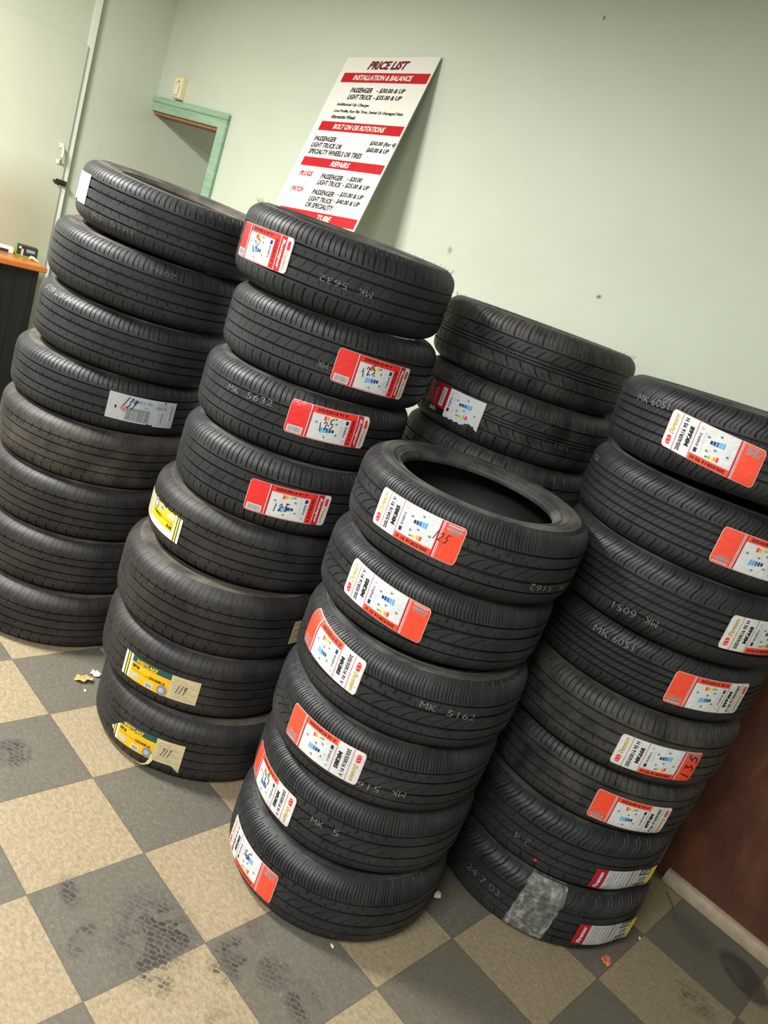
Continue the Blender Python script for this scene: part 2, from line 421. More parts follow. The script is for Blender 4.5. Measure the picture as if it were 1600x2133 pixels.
DESC = {
 'front': ['topmost black tire of the front stack, its empty hole and top sidewall showing', 'second tire from the top of the front stack, orange and white sticker upside down',
           'third tire from the top of the front stack, sticker at its far left edge', 'fourth tire from the top of the front stack, orange sticker end at its left',
           'fifth tire from the top of the front stack, sticker scribbled on with black pen', 'bottom tire of the front stack standing on the checkered floor, orange sticker end low'],
 'right': ['topmost tire of the right stack, white and orange sticker, pale wall behind', 'second tire from the top of the right stack, orange sticker cut by the picture edge',
           'third tire from the top of the right stack, white sticker end at picture edge', 'fourth tire from the top of the right stack, orange sticker above brown panel',
           'fifth tire from the top of the right stack, dusty, sticker marked with large pen digits', 'sixth tire from the top of the right stack, dusty tread, orange sticker with barcode',
           'tire second from the bottom of the right stack, small red dot and silver label', 'bottom tire of the right stack with clear plastic film wrapped around its tread'],
 'middle': ['topmost tire of the tall middle stack, in front of the price sign', 'second tire from the top of the tall middle stack, red sticker at its right',
            'third tire from the top of the tall middle stack, number stamped left of red sticker', 'fourth tire from the top of the tall middle stack, lowest one with a red sticker',
            'fifth tire from the top of the tall middle stack, yellow sticker wrapping its left edge', 'sixth tire from the top of the tall middle stack, only a beige sticker end showing',
            'tire second from the bottom of the tall middle stack, whole yellow and beige sticker', 'bottom tire of the tall middle stack, torn yellow sticker with a hanging strip'],
 'left': ['topmost tire of the far left stack, white label on its left edge', 'second tire from the top of the far left stack, before the wooden counter',
          'third tire from the top of the far left stack, faint stamped marks on its shoulder', 'fourth tire from the top of the far left stack, white label with pen digits',
          'fifth tire from the top of the far left stack, brown dust on its shoulder', 'sixth tire from the top of the far left stack, dark, below the dusty one',
          'tire second from the bottom of the far left stack, plain with brownish shoulder', 'bottom tire of the far left stack, standing on a beige floor tile'],
 'wall': ['topmost tire of the stack against the pale wall, chunky shoulder blocks', 'second tire of the stack against the pale wall, red and white label at left',
          'third tire of the stack against the wall, dark gap above the front stack'] + ['black tire low in the stack against the wall, behind the front stack'] * 5,
}
GROUP = {'front': 'tires in the front stack', 'right': 'tires in the right stack', 'middle': 'tires in the tall middle stack', 'left': 'tires in the far left stack', 'wall': 'tires in the stack against the wall'}
PK = {('front', 0): make_kind(KIND['front'], .3056, 'rubber_black', 'rubber_side'),
      ('right', 0): make_kind(KIND['wave'], .3362, 'rubber_black', 'rubber_side', .206),
      ('right', 4): make_kind(KIND['plain'], .3362, 'rubber_scuffed', 'rubber_brown_side', .206),
      ('right', 6): make_kind(KIND['season'], .3362, 'rubber_black', 'rubber_side', .206),
      ('middle', 0): make_kind(KIND['rib'], .316, 'rubber_black', 'rubber_side'),
      ('middle', 4): make_kind(KIND['scallop'], .3301, 'rubber_brown', 'rubber_brown_side', .206),
      ('left', 0): make_kind(KIND['plain'], .3318, 'rubber_black', 'rubber_brown_side', .206),
      ('left', 4): make_kind(KIND['scallop'], .3402, 'rubber_dusty', 'rubber_brown_side', .206),
      ('left', 5): make_kind(KIND['scallop'], .3402, 'rubber_brown', 'rubber_brown_side', .206),
      ('wall', 0): make_kind(KIND['block'], .3328, 'rubber_scuffed', 'rubber_side', .206)}
def hairs(t, R, n, r0=None, z0=.093, up=.85):
    g = Geo()
    for k in range(n):
        a = 2 * PI * (k + random.random() * .7) / n
        r = (R - drop(z0)) if r0 is None else r0
        p = Vector((r * math.cos(a), r * math.sin(a), z0 + .1)); d = Vector((math.cos(a) * .5, math.sin(a) * .5, up + .3 * random.random())).normalized()
        g.tube([p, p + d * (.005 + .006 * random.random()), p + d * (.011 + .006 * random.random()) + Vector((.001, 0, 0))], [.0006, .0005, .0002], 4)
    o = add('rubber_hairs', g.mesh('rubber_hairs', ['rubber_black']), t); o['kind'] = 'stuff'
TO = {}
for st, rows in TIRES.items():
    for i, (R, h, z0, x, y, *lean) in enumerate(rows):
        tx, ty = lean or (0, 0)
        h *= .992                        # a hair of air between neighbours
        k = max(b for (s, b) in PK if s == st and b <= i)
        p = PK[(st, k)]
        t = thing('tire', DESC[st][i], 'tire', (x + tx * h / 2, y + ty * h / 2, z0 + .0006), 0, GROUP[st])
        t.rotation_euler = (ty, -tx, 0); t.scale = (1, 1, h / W)
        rz = random.random() * 2 * PI
        add('tread', p['tread'], t, rz=rz)
        s = add('sidewall', p['up'], t, rz=rz)
        add('sidewall', p['dn'], t, rz=rz)
        add('inner_liner', p['inner'], t)
        TO[(st, i + 1)] = (t, p['R'], h)
        if i == 0 and st in ('middle', 'wall'): hairs(t, R, 46)
        if i == 0 and st == 'front': hairs(t, R, 40, .2055, .080, .3)

# ------------------------------------------------------------------ stickers
def mapper(st, i, thc, zc, tilt=0.0, flip=False, lift=.0015):
    t, R, h = TO[(st, i)]; s = h / W; a0 = rad(thc)
    def fn(u, v, l):
        if flip: u, v = -u, -v
        z = (zc + v + tilt * u) / s
        r = R - drop(min(.0985, abs(z))) + lift + l * .00035
        a = a0 + u / R
        return (r * math.cos(a), r * math.sin(a), z + .1)
    return t, fn

SW, SH = .234, .092
def barcode(par, fn, x0, y0, x1, y1, base='paper_white', vertical=False):
    L = Lay(); L.rect(x0, y0, x1, y1, base, 2)
    rnd = random.Random(3)
    if vertical:
        y = y0 + .003
        while y < y1 - .004:
            w = rnd.choice((.0006, .001, .0015)); L.rect(x0 + .0025, y, x1 - .0025, y + w, 'mid_grey', 3); y += w + rnd.choice((.0006, .001))
    else:
        x = x0 + .003
        while x < x1 - .004:
            w = rnd.choice((.0006, .001, .0015)); L.rect(x, y0 + .0025, x + w, y1 - .0025, 'mid_grey', 3); x += w + rnd.choice((.0006, .001))
    return L.build('barcode', par, fn)
def energy(par, fn, x0, y0, x1, y1):
    L = Lay(); L.rect(x0, y0, x1, y1, 'paper_white', 2)
    w, h = x1 - x0, y1 - y0
    X = lambda f: x0 + f * w
    Y = lambda f: y0 + f * h
    for k, m in enumerate(('bar_red', 'bar_orange', 'bar_yellow', 'bar_lime', 'bar_green')):
        a = X(.30 + k * .07); L.rect(a, Y(.80 - .0 + k * .025), a + w * .058, Y(.96), m, 3)
    for k, m in enumerate(('sky_blue', 'sky_blue', 'mid_blue', 'dark_blue', 'navy')):
        a = X(.27 + k * .075); L.rect(a, Y(.30 + k * .02), a + w * .06, Y(.50), m, 3)
    for cx, cy in ((.13, .66), (.45, .62), (.64, .74), (.42, .14), (.70, .30)):
        L.disc(X(cx), Y(cy), h * .05, 'mid_grey', 3); L.disc(X(cx), Y(cy) - h * .02, h * .026, 'paper_white', 4)
        L.disc(X(cx) + h * .012, Y(cy) + h * .012, h * .022, 'ink', 4)
    L.rect(X(.875), Y(.80), X(.955), Y(.95), 'navy', 3)
    L.text('ENERG', X(.915), Y(.52), h * .44, w * .062, 'navy', 3, rot=-PI / 2, bold=.02)
    L.rect(X(.875), Y(.08), X(.95), Y(.2), 'pale_grey', 3)
    for k in range(3): L.rect(X(.77 + k * .025), Y(.2), X(.775 + k * .025), Y(.95 - .2 * k), 'pale_grey', 3)
    return L.build('energy_label', par, fn)

def sticker_model(st, i, thc, zc, size, model, tilt=0., flip=False, pen=None, w=SW):
    """orange / white sticker: red end with barcode, size band, energy panel, model strip, brand strip"""
    par, fn = mapper(st, i, thc, zc, tilt, flip)
    w2, h2 = w / 2, SH / 2
    X = lambda f: -w2 + f * w
    Y = lambda f: -h2 + f * SH
    L = Lay()
    L.rrect(-w2, -h2, w2, h2, .009, 'paper_pink', 0)
    L.rrect(-w2 + .0016, -h2 + .0016, w2 - .0016, h2 - .0016, .008, 'paper_white', 1)
    L.rrect(-w2 + .0016, -h2 + .0016, X(.215), h2 - .0012, .008, 'orange_red', 2, right=False)
    L.rect(X(.222), -h2 + .0012, X(.255), h2 - .001, 'deep_red', 2)
    L.rect(X(.228), -h2 + .0012, X(.236), h2 - .001, 'paper_white', 3)
    L.rect(X(.255), Y(.82), X(.675), h2 - .001, 'orange_red', 2)
    for f in (.68, .865): L.rect(X(f), -h2 + .001, X(f) + .0014, h2 - .001, 'deep_red', 2)
    s = L.build('sticker', par, fn)
    L = Lay()
    L.text(size, X(.47), Y(.905), w * .36, SH * .09, 'ink', 3, bold=.035)
    L.text(size, X(.812), Y(.5), SH * .86, w * .046, 'ink', 3, rot=-PI / 2, bold=.03)
    L.text(model, X(.735), Y(.47), SH * .52, w * .05, 'ink', 3, rot=-PI / 2, bold=.05)
    L.build('printed_text', s, fn)
    L = Lay()
    L.text('Duraturn', X(.932), Y(.34), SH * .52, w * .05, 'gold', 3, rot=-PI / 2, shear=.25, bold=.035)
    L.rrect(X(.91), Y(.66), X(.958), Y(.90), .003, 'bright_red', 3)
    for k in range(2): L.stroke([(X(.918), Y(.73 + k * .1)), (X(.95), Y(.76 + k * .1))], .0012, 'paper_white', 4)
    L.build('brand_mark', s, fn)
    energy(s, fn, X(.262), Y(.03), X(.668), Y(.80))
    barcode(s, fn, X(.03), Y(.05), X(.19), Y(.27))
    if pen: pen(s, fn, X, Y)
    return s
def sticker_red(st, i, thc, zc, tilt=0., pen=('125', .45, .45), w=SW, penrot=0.):
    par, fn = mapper(st, i, thc, zc, tilt)
    w2, h2 = w / 2, SH / 2
    X = lambda f: -w2 + f * w
    Y = lambda f: -h2 + f * SH
    L = Lay()
    L.rrect(-w2, -h2, w2, h2, .009, 'paper_pink', 0)
    L.rrect(-w2 + .0014, -h2 + .0014, X(.91), h2 - .001, .008, 'bright_red', 1, right=False)
    L.rrect(X(.905), -h2 + .0014, w2 - .0014, h2 - .0014, .008, 'paper_white', 1, left=False)
    L.rect(X(.235), -h2 + .001, X(.27), h2 - .001, 'deep_red', 2)
    L.rect(X(.24), -h2 + .001, X(.25), h2 - .001, 'paper_white', 3)
    L.rect(X(.825), -h2 + .001, X(.905), h2 - .001, 'deep_red', 2)
    L.rect(X(.82), -h2 + .001, X(.828), h2 - .001, 'paper_white', 3)
    s = L.build('sticker', par, fn)
    L = Lay()
    L.text('205/55R16 91 V', X(.5), Y(.905), w * .38, SH * .09, 'ink', 3, bold=.035)
    L.text('205/55R16 91 V', X(.775), Y(.45), SH * .78, w * .032, 'ink', 3, rot=-PI / 2, bold=.02)
    L.build('printed_text', s, fn)
    L = Lay()
    L.text('Runspur', X(.866), Y(.48), SH * .82, w * .05, 'paper_white', 3, rot=-PI / 2, shear=.2, bold=.04)
    L.text('Duraturn', X(.945), Y(.34), SH * .5, w * .034, 'gold', 3, rot=-PI / 2, shear=.25, bold=.035)
    L.rrect(X(.93), Y(.64), X(.968), Y(.90), .003, 'bright_red', 3)
    L.build('brand_mark', s, fn)
    energy(s, fn, X(.275), Y(.03), X(.74), Y(.80))
    barcode(s, fn, X(.03), Y(.04), X(.21), Y(.25))
    if pen:
        L = Lay(); hand(L, pen[0], X(pen[1]), Y(pen[2]), w * .2, SH * .24, .0022, 6, penrot); L.build('handwriting', s, fn)
    return s

def pen_text(txt, fx, fy, fw=.2, fh=.28, rot=0., wd=.0022):
    def go(s, fn, X, Y):
        L = Lay(); hand(L, txt, X(fx), Y(fy), SW * fw, SH * fh, wd, 6, rot); L.build('handwriting', s, fn)
    return go
S55, S65 = '205/55R16 91 V', '205/65R16 95 H'
sticker_model('front', 1, -76.5, .013, S55, 'MK885', 0, True, pen_text('125', .215, .42, .17, .24, PI, .0016))
sticker_model('front', 2, -75.5, .010, S55, 'MK885', -.09, True)
sticker_model('front', 3, -95.0, .030, S55, 'MK885', -.07)
sticker_model('front', 4, -78.5, .008, S55, 'MK885', -.01)
sticker_model('front', 5, -103, -.012, S55, 'MK885', -.02, False, pen_text('125', .45, .55, .2, .3, .6))
sticker_model('front', 6, -97, -.015, S55, 'MK885', -.0, True, pen_text('15', .5, .3, .12, .25, PI))
sticker_model('right', 1, -80.6, -.008, S65, 'MK668', -.11, True)
sticker_model('right', 2, -42.2, .001, S65, 'MK668', -.0)
sticker_model('right', 3, -23.5, .008, S65, 'MK668', .04, True)
sticker_model('right', 4, -32.5, .004, S65, 'MK668', .03)
sticker_model('right', 5, -42, -.014, S65, 'MK668', .03, True, pen_text('135', .11, .5, .34, .3, -PI / 2, .003))
sticker_model('right', 6, -39.5, -.018, S65, 'MK668', -.03)
sticker_red('middle', 1, -91.4, .002, .04, ('125', .45, .5), penrot=1.0)
sticker_red('middle', 2, -17.5, -.010, -.03, ('125', .40, .60), penrot=.5)
sticker_red('middle', 3, -27.8, .027, .02, ('125', .45, .50), penrot=.45)
sticker_red('middle', 4, -33.8, -.009, .03, ('125', .42, .36), penrot=.2)

def sticker_yellow(st, i, thc, zc, tilt=0., flip=False, torn=0, pen='119'):
    par, fn = mapper(st, i, thc, zc, tilt, flip)
    w, h = .252, .078
    X = lambda f: -w / 2 + f * w
    Y = lambda f: -h / 2 + f * h
    L = Lay(); rnd = random.Random(5 + torn)
    jag = [rnd.random() for _ in range(64)]
    lo = lambda x: Y(0) + (.004 * jag[int((x + .2) * 160) % 64] if torn else 0)
    hi = lambda x: Y(1)
    if torn == 2:                                  # bottom tire: corner torn off at the left, tail at the right
        hi = lambda x: Y(1) - max(0, (X(.22) - x)) * .9
        lo = lambda x: Y(0) + max(0, (X(.10) - x)) * 1.1 + (max(0, x - X(.9)) * -.8)
    L.band(lo, hi, X(0), X(.035), 'cream_white', 1)
    L.band(lo, hi, X(.035), X(.05), 'ink', 1); L.band(lo, hi, X(.05), X(.075), 'lemon', 1); L.band(lo, hi, X(.075), X(.09), 'ink', 1)
    L.band(lo, hi, X(.09), X(.12), 'cream_white', 1)
    L.band(lo, lambda x: min(hi(x), Y(.74)), X(.12), X(.66), 'yellow', 1)
    L.band(lambda x: Y(.74), lambda x: max(hi(x), Y(.745)), X(.12), X(.66), 'teal' if torn != 1 else 'cream_white', 1)
    L.band(lo, hi, X(.66), X(1), 'beige_paper', 1)
    s = L.build('sticker', par, fn)
    L = Lay()
    if torn != 1: L.text('WESTLAKE', X(.33), Y(.84), w * .30, h * .17, 'yellow', 2, shear=.35, bold=.04)
    L.text('RP18', X(.195), Y(.60), w * .10, h * .15, 'ink', 2, bold=.05)
    L.text('235/60R16', X(.50), Y(.47), w * .21, h * .12, 'ink', 2, bold=.04)
    L.text('PERFORMANCE TOURING', X(.27), Y(.44), w * .25, h * .05, 'ink', 2)
    for k in range(9): L.rect(X(.69), Y(.12 + k * .09), X(.97 - .06 * (k % 3)), Y(.135 + k * .09), 'mid_grey', 2)
    L.build('printed_text', s, fn)
    L = Lay(); L.disc(X(.585), Y(.02) + h * .17, h * .22, 'mid_grey', 2, 14); L.disc(X(.575), Y(.02) + h * .17, h * .11, 'pale_grey', 3, 12)
    L.build('tire_picture', s, fn); L = Lay(); L.rrect(X(.14), Y(.10), X(.27), Y(.30), .004, 'pale_grey', 2)
    L.build('badge', s, fn)
    barcode(s, fn, X(.36), Y(.04), X(.47), Y(.26))
    if pen:
        L = Lay(); hand(L, pen, X(.79), Y(.5), w * .12, h * .36, .0016, 5); L.build('handwriting', s, fn)
    return s
sticker_yellow('middle', 5, -100, -.004, 0., True, 1, None)
sticker_yellow('middle', 6, 24, 0, 0., True, 0, None)
sticker_yellow('middle', 7, -60, -.012, .0)
ys = sticker_yellow('middle', 8, -64, -.012, .03, False, 2, '717')
# paper strip hanging off the torn sticker
par, fn = mapper('middle', 8, -58, -.034)
g = Geo()
pts = [(0, 0, 0), (.004, -.018, 6), (-.004, -.036, 14), (-.022, -.050, 20), (-.044, -.058, 22), (-.056, -.052, 24)]
wd = [.004, .0065, .006, .005, .004, .002]
A = [fn(u - w_, v, l) for (u, v, l), w_ in zip(pts, wd)]; B = [fn(u + w_, v + .003, l + 3) for (u, v, l), w_ in zip(pts, wd)]
for k in range(len(pts) - 1): g.poly([A[k], B[k], B[k + 1], A[k + 1]])
add('torn_strip', g.mesh('torn_strip', ['beige_paper'], 60), ys)

def sticker_plain(st, i, thc, zc, tilt, pen=None, bare=False):
    par, fn = mapper(st, i, thc, zc, tilt)
    w, h = .234, .088
    X = lambda f: -w / 2 + f * w
    Y = lambda f: -h / 2 + f * h
    L = Lay()
    lo = lambda x: Y(0) + (.006 if X(.58) < x < X(.66) else 0) - (.003 if x > X(.66) else 0)
    L.band(lo, lambda x: Y(1), X(0), X(1), 'silver_paper', 0)
    if not bare:
        L.rect(X(.26), Y(.06), X(.60), Y(.55), 'mid_grey', 1)
        for f in (.34, .38, .41, .52): L.rect(X(f), Y(.08), X(f) + .0012, Y(.45), 'paper_white', 2)
        L.rect(X(.60), Y(.02), X(.66), Y(.5), 'pale_grey', 1)
        L.rect(X(.72), Y(.05), X(.76), Y(.6), 'pale_grey', 1)
        L.rect(X(.78), Y(.1), X(.80), Y(.55), 'mid_grey', 1)
        L.rect(X(.10), Y(.42), X(.125), Y(.54), 'navy', 1)
        L.quad([(X(.18), Y(.42)), (X(.21), Y(.38)), (X(.23), Y(.34)), (X(.25), Y(.40)), (X(.255), Y(.52)), (X(.235), Y(.48)), (X(.22), Y(.56)), (X(.205), Y(.50)), (X(.18), Y(.55))], 'rose', 1)
    if bare:
        for k in range(5): L.rect(X(.62 + .07 * k), Y(.12), X(.645 + .07 * k), Y(.9 - .12 * (k % 3)), 'pale_grey' if k % 2 else 'mid_grey', 1)
    s = L.build('sticker', par, fn)
    if not bare:
        L = Lay()
        L.text('205/60R16 92H', X(.45), Y(.82), w * .31, h * .13, 'pale_blue', 2, bold=.04)
        L.text('TUBELESS', X(.53), Y(.64), w * .09, h * .06, 'pale_blue', 2)
        L.text('KMILLER', X(.76), Y(.72), w * .17, h * .12, 'pale_blue', 2, bold=.03)
        L.text('RADIAL TIRE', X(.76), Y(.86), w * .13, h * .05, 'mid_grey', 2)
        L.rect(X(.79), Y(.93), X(.82), Y(.97), 'ink', 2)
        L.build('printed_text', s, fn)
        barcode(s, fn, X(.90), Y(.25), X(.96), Y(.90), vertical=True)
        L = Lay(); hand(L, pen, X(.28), Y(.72), w * .17, h * .42, .0024, 6, -.2); L.build('handwriting', s, fn)
sticker_plain('left', 4, -9.5, -.001, -.03, '139')
sticker_plain('left', 1, -111.0, .004, 0.03, None, True)

# red, silver and yellow labels low on the right stack
def sticker_silver(st, i, thc, zc, tilt):
    w, h = .222, .074
    par, fn0 = mapper(st, i, thc, zc, tilt)
    R = TO[(st, i)][1]; ut = .028                 # beyond this point the label stands off the tread
    def fn(u, v, l):
        if u <= ut: return fn0(u, v, l)
        x, y, z = fn0(ut, v, l); a = rad(thc) + ut / R
        return (x - math.sin(a) * (u - ut), y + math.cos(a) * (u - ut), z)
    X = lambda f: -w / 2 + f * w
    Y = lambda f: -h / 2 + f * h
    L = Lay()
    L.rect(X(0), Y(0), X(.17), Y(1), 'crimson', 1); L.rect(X(.17), Y(0), X(.92), Y(1), 'silver_paper', 1)
    L.band(lambda x: Y(0), lambda x: Y(1) + (x - X(.92)) * .5, X(.92), X(1), 'lemon', 1)
    for f, wd_ in ((.56, .0026), (.635, .002)): L.rect(X(f), Y(0), X(f) + wd_, Y(1), 'crimson', 2)
    L.rect(X(.22), Y(0), X(.226), Y(1), 'mid_grey', 2)
    s = L.build('sticker', par, fn)
    L = Lay()
    L.text('Firemax', X(.09), Y(.5), h * .8, w * .06, 'paper_white', 2, rot=PI / 2, shear=.2, bold=.04)
    L.build('brand_mark', s, fn); L = Lay()
    L.text('STANDARD LOAD RADIAL TUBELESS', X(.265), Y(.5), h * .86, w * .022, 'mid_grey', 2, rot=PI / 2)
    for k in range(9):
        f = .31 + .03 * k; a = .1 + .1 * ((k * 7) % 3); L.rect(X(f), Y(a), X(f) + .002, Y(.95 - .12 * (k % 2)), 'paper_white' if k % 2 else 'mid_grey', 2)
    L.build('printed_text', s, fn)
    for fy in (.84, .14): L = Lay(); L.rect(X(.715), Y(fy - .15), X(.915), Y(fy + .15), 'ink', 2); L.text('07120', X(.815), Y(fy), w * .17, h * .2, 'paper_white', 3, bold=.03); L.build('size_box', s, fn)
    barcode(s, fn, X(.73), Y(.32), X(.90), Y(.66), 'paper_white')
sticker_silver('right', 7, -21.2, -.040, .0)
sticker_silver('right', 8, -18.6, -.022, -.04)
par, fn = mapper('right', 7, -67.7, -.054)
L = Lay(); L.disc(0, 0, .0048, 'bright_red', 1, 18); d = L.build('dot_sticker', par, fn); d['label'] = 'small round bright red dot'

# clear film on the bottom right tire
t, R, h = TO[('right', 8)]
g = Geo(); prof = [(R - .05, .0994), (R - drop(.0985), .0988), (R - drop(.096), .0966)] + [(R - drop(z), z) for z in np.linspace(.092, -.094, 26)]
n = 26; base = len(g.v); rnd = random.Random(11)
for k, (r, z) in enumerate(prof):
    for j in range(n + 1):
        f = j / n
        c = -60.6 + (f - .5) * 19.5 + z * 18 + (.22 * math.sin(k * 1.1) if j in (0, n) else 0)
        lift = .0022 + .0016 * math.sin(j * 1.7 + k * .8) * math.sin(j * .6 - k * .5) + .0008 * rnd.random()
        if j in (0, 1, n - 1, n): lift += .0012
        a = rad(c); rr = r + (lift if k > 0 else 0); zz = z
        g.v.append((rr * math.cos(a), rr * math.sin(a), zz + .1))
for k in range(len(prof) - 1):
    for j in range(n):
        p = base + k * (n + 1) + j; g.f.append((p, p + 1, p + n + 2, p + n + 1)); g.m.append(0)
o = add('plastic_film', g.mesh('plastic_film', ['clear_film'], 80), t); o['label'] = 'clear crinkled plastic film'

# red / white torn label on the wall stack
par, fn = mapper('wall', 2, -91.4, -.012, .0, True)
w, h = .24, .094
X = lambda f: -w / 2 + f * w
Y = lambda f: -h / 2 + f * h
tear = lambda x: Y(.97) - (.010 if X(.05) < x < X(.20) else 0) + .002 * math.sin(x * 300)
L = Lay()
L.band(lambda x: Y(0), tear, X(0), X(.56), 'paper_white', 1)
L.rect(X(.56), Y(0), X(1), Y(.78), 'crimson', 1)
L.rect(X(.565), Y(.78), X(1), Y(1.0), 'ink', 1)
s = L.build('sticker', par, fn)
L = Lay()
L.text('LINK', X(.80), Y(.89), w * .13, h * .13, 'paper_white', 2, bold=.05); L.rect(X(.70), Y(.83), X(.712), Y(.95), 'bright_red', 2)
L.build('brand_mark', s, fn); L = Lay()
for k, tx in enumerate(('205/55R16', '91V XL', 'L-GRIP')): L.text(tx, X(.80 + k * .065), Y(.42), h * (.5 - .06 * k), w * .035, 'paper_pink', 2, rot=-PI / 2)
L.build('printed_text', s, fn)
energy(s, fn, X(.02), Y(.04), X(.55), Y(.80))
barcode(s, fn, X(.62), Y(.08), X(.70), Y(.70), vertical=True)

# stamped paint marks on treads
def mark(st, i, txt, thc, zc, wdt, hgt=.017, tilt=0., flip=False, m='stencil'):
    par, fn = mapper(st, i, thc, zc, tilt, flip, .0009)
    words = txt.split('  '); n = sum(len(q) for q in words) + 1.5 * (len(words) - 1); x = -wdt / 2
    for q in words:
        ww = wdt * len(q) / n
        L = Lay(); L.text(q, x + ww / 2, 0, ww, hgt, m, 0, bold=-.012); x += ww + wdt * 1.5 / n
        L.build('stamped_marking', par, fn)
mark('middle', 1, 'MK  5632', -40.5, -.012, .145, .016, 0, True)
mark('middle', 2, 'MK', -44, -.020, .030, .016, 0, True)
mark('middle', 3, 'MK  5632', -71, .033, .150, .017, .06)
mark('front', 1, 'MK  5162', -4, -.036, .150, .016, -.05, True)
mark('front', 3, 'MK  5162', -31, .022, .150, .017, -.09)
mark('front', 4, 'MK  516', -45, -.027, .120, .017, .05, True)
mark('front', 5, 'MK  5', -64, .009, .078, .017, 0)
mark('right', 1, 'MK 6051', -113, .047, .115, .017, .03)
mark('right', 2, '51', -138, .047, .03, .015)
mark('right', 3, 'MK  6051', -79, -.050, .118, .018, .05, True)
mark('right', 4, 'MK 6051', -82, .050, .112, .018, .03)
mark('right', 8, '24 7 03', -88, -.004, .12, .022, 0, False, 'stencil_faint')
mark('right', 7, '2 4', -77, -.018, .05, .022, 0, True, 'stencil_faint')
mark('left', 1, 'RS  5TRE', -66, -.052, .17, .017, 0, False, 'stencil_faint')
mark('left', 2, '2083', -25.5, .064, .085, .015, 0, True, 'stencil_faint')
mark('left', 3, '3.40 07 60.S', -81, .076, .2, .015, 0, True)
mark('wall', 1, 'QUALITY PASS', -64, .001, .2, .006, .05, False, 'stencil_faint')
mark('wall', 2, '501', -23.6, -.014, .055, .016, 0, True, 'stencil_faint')

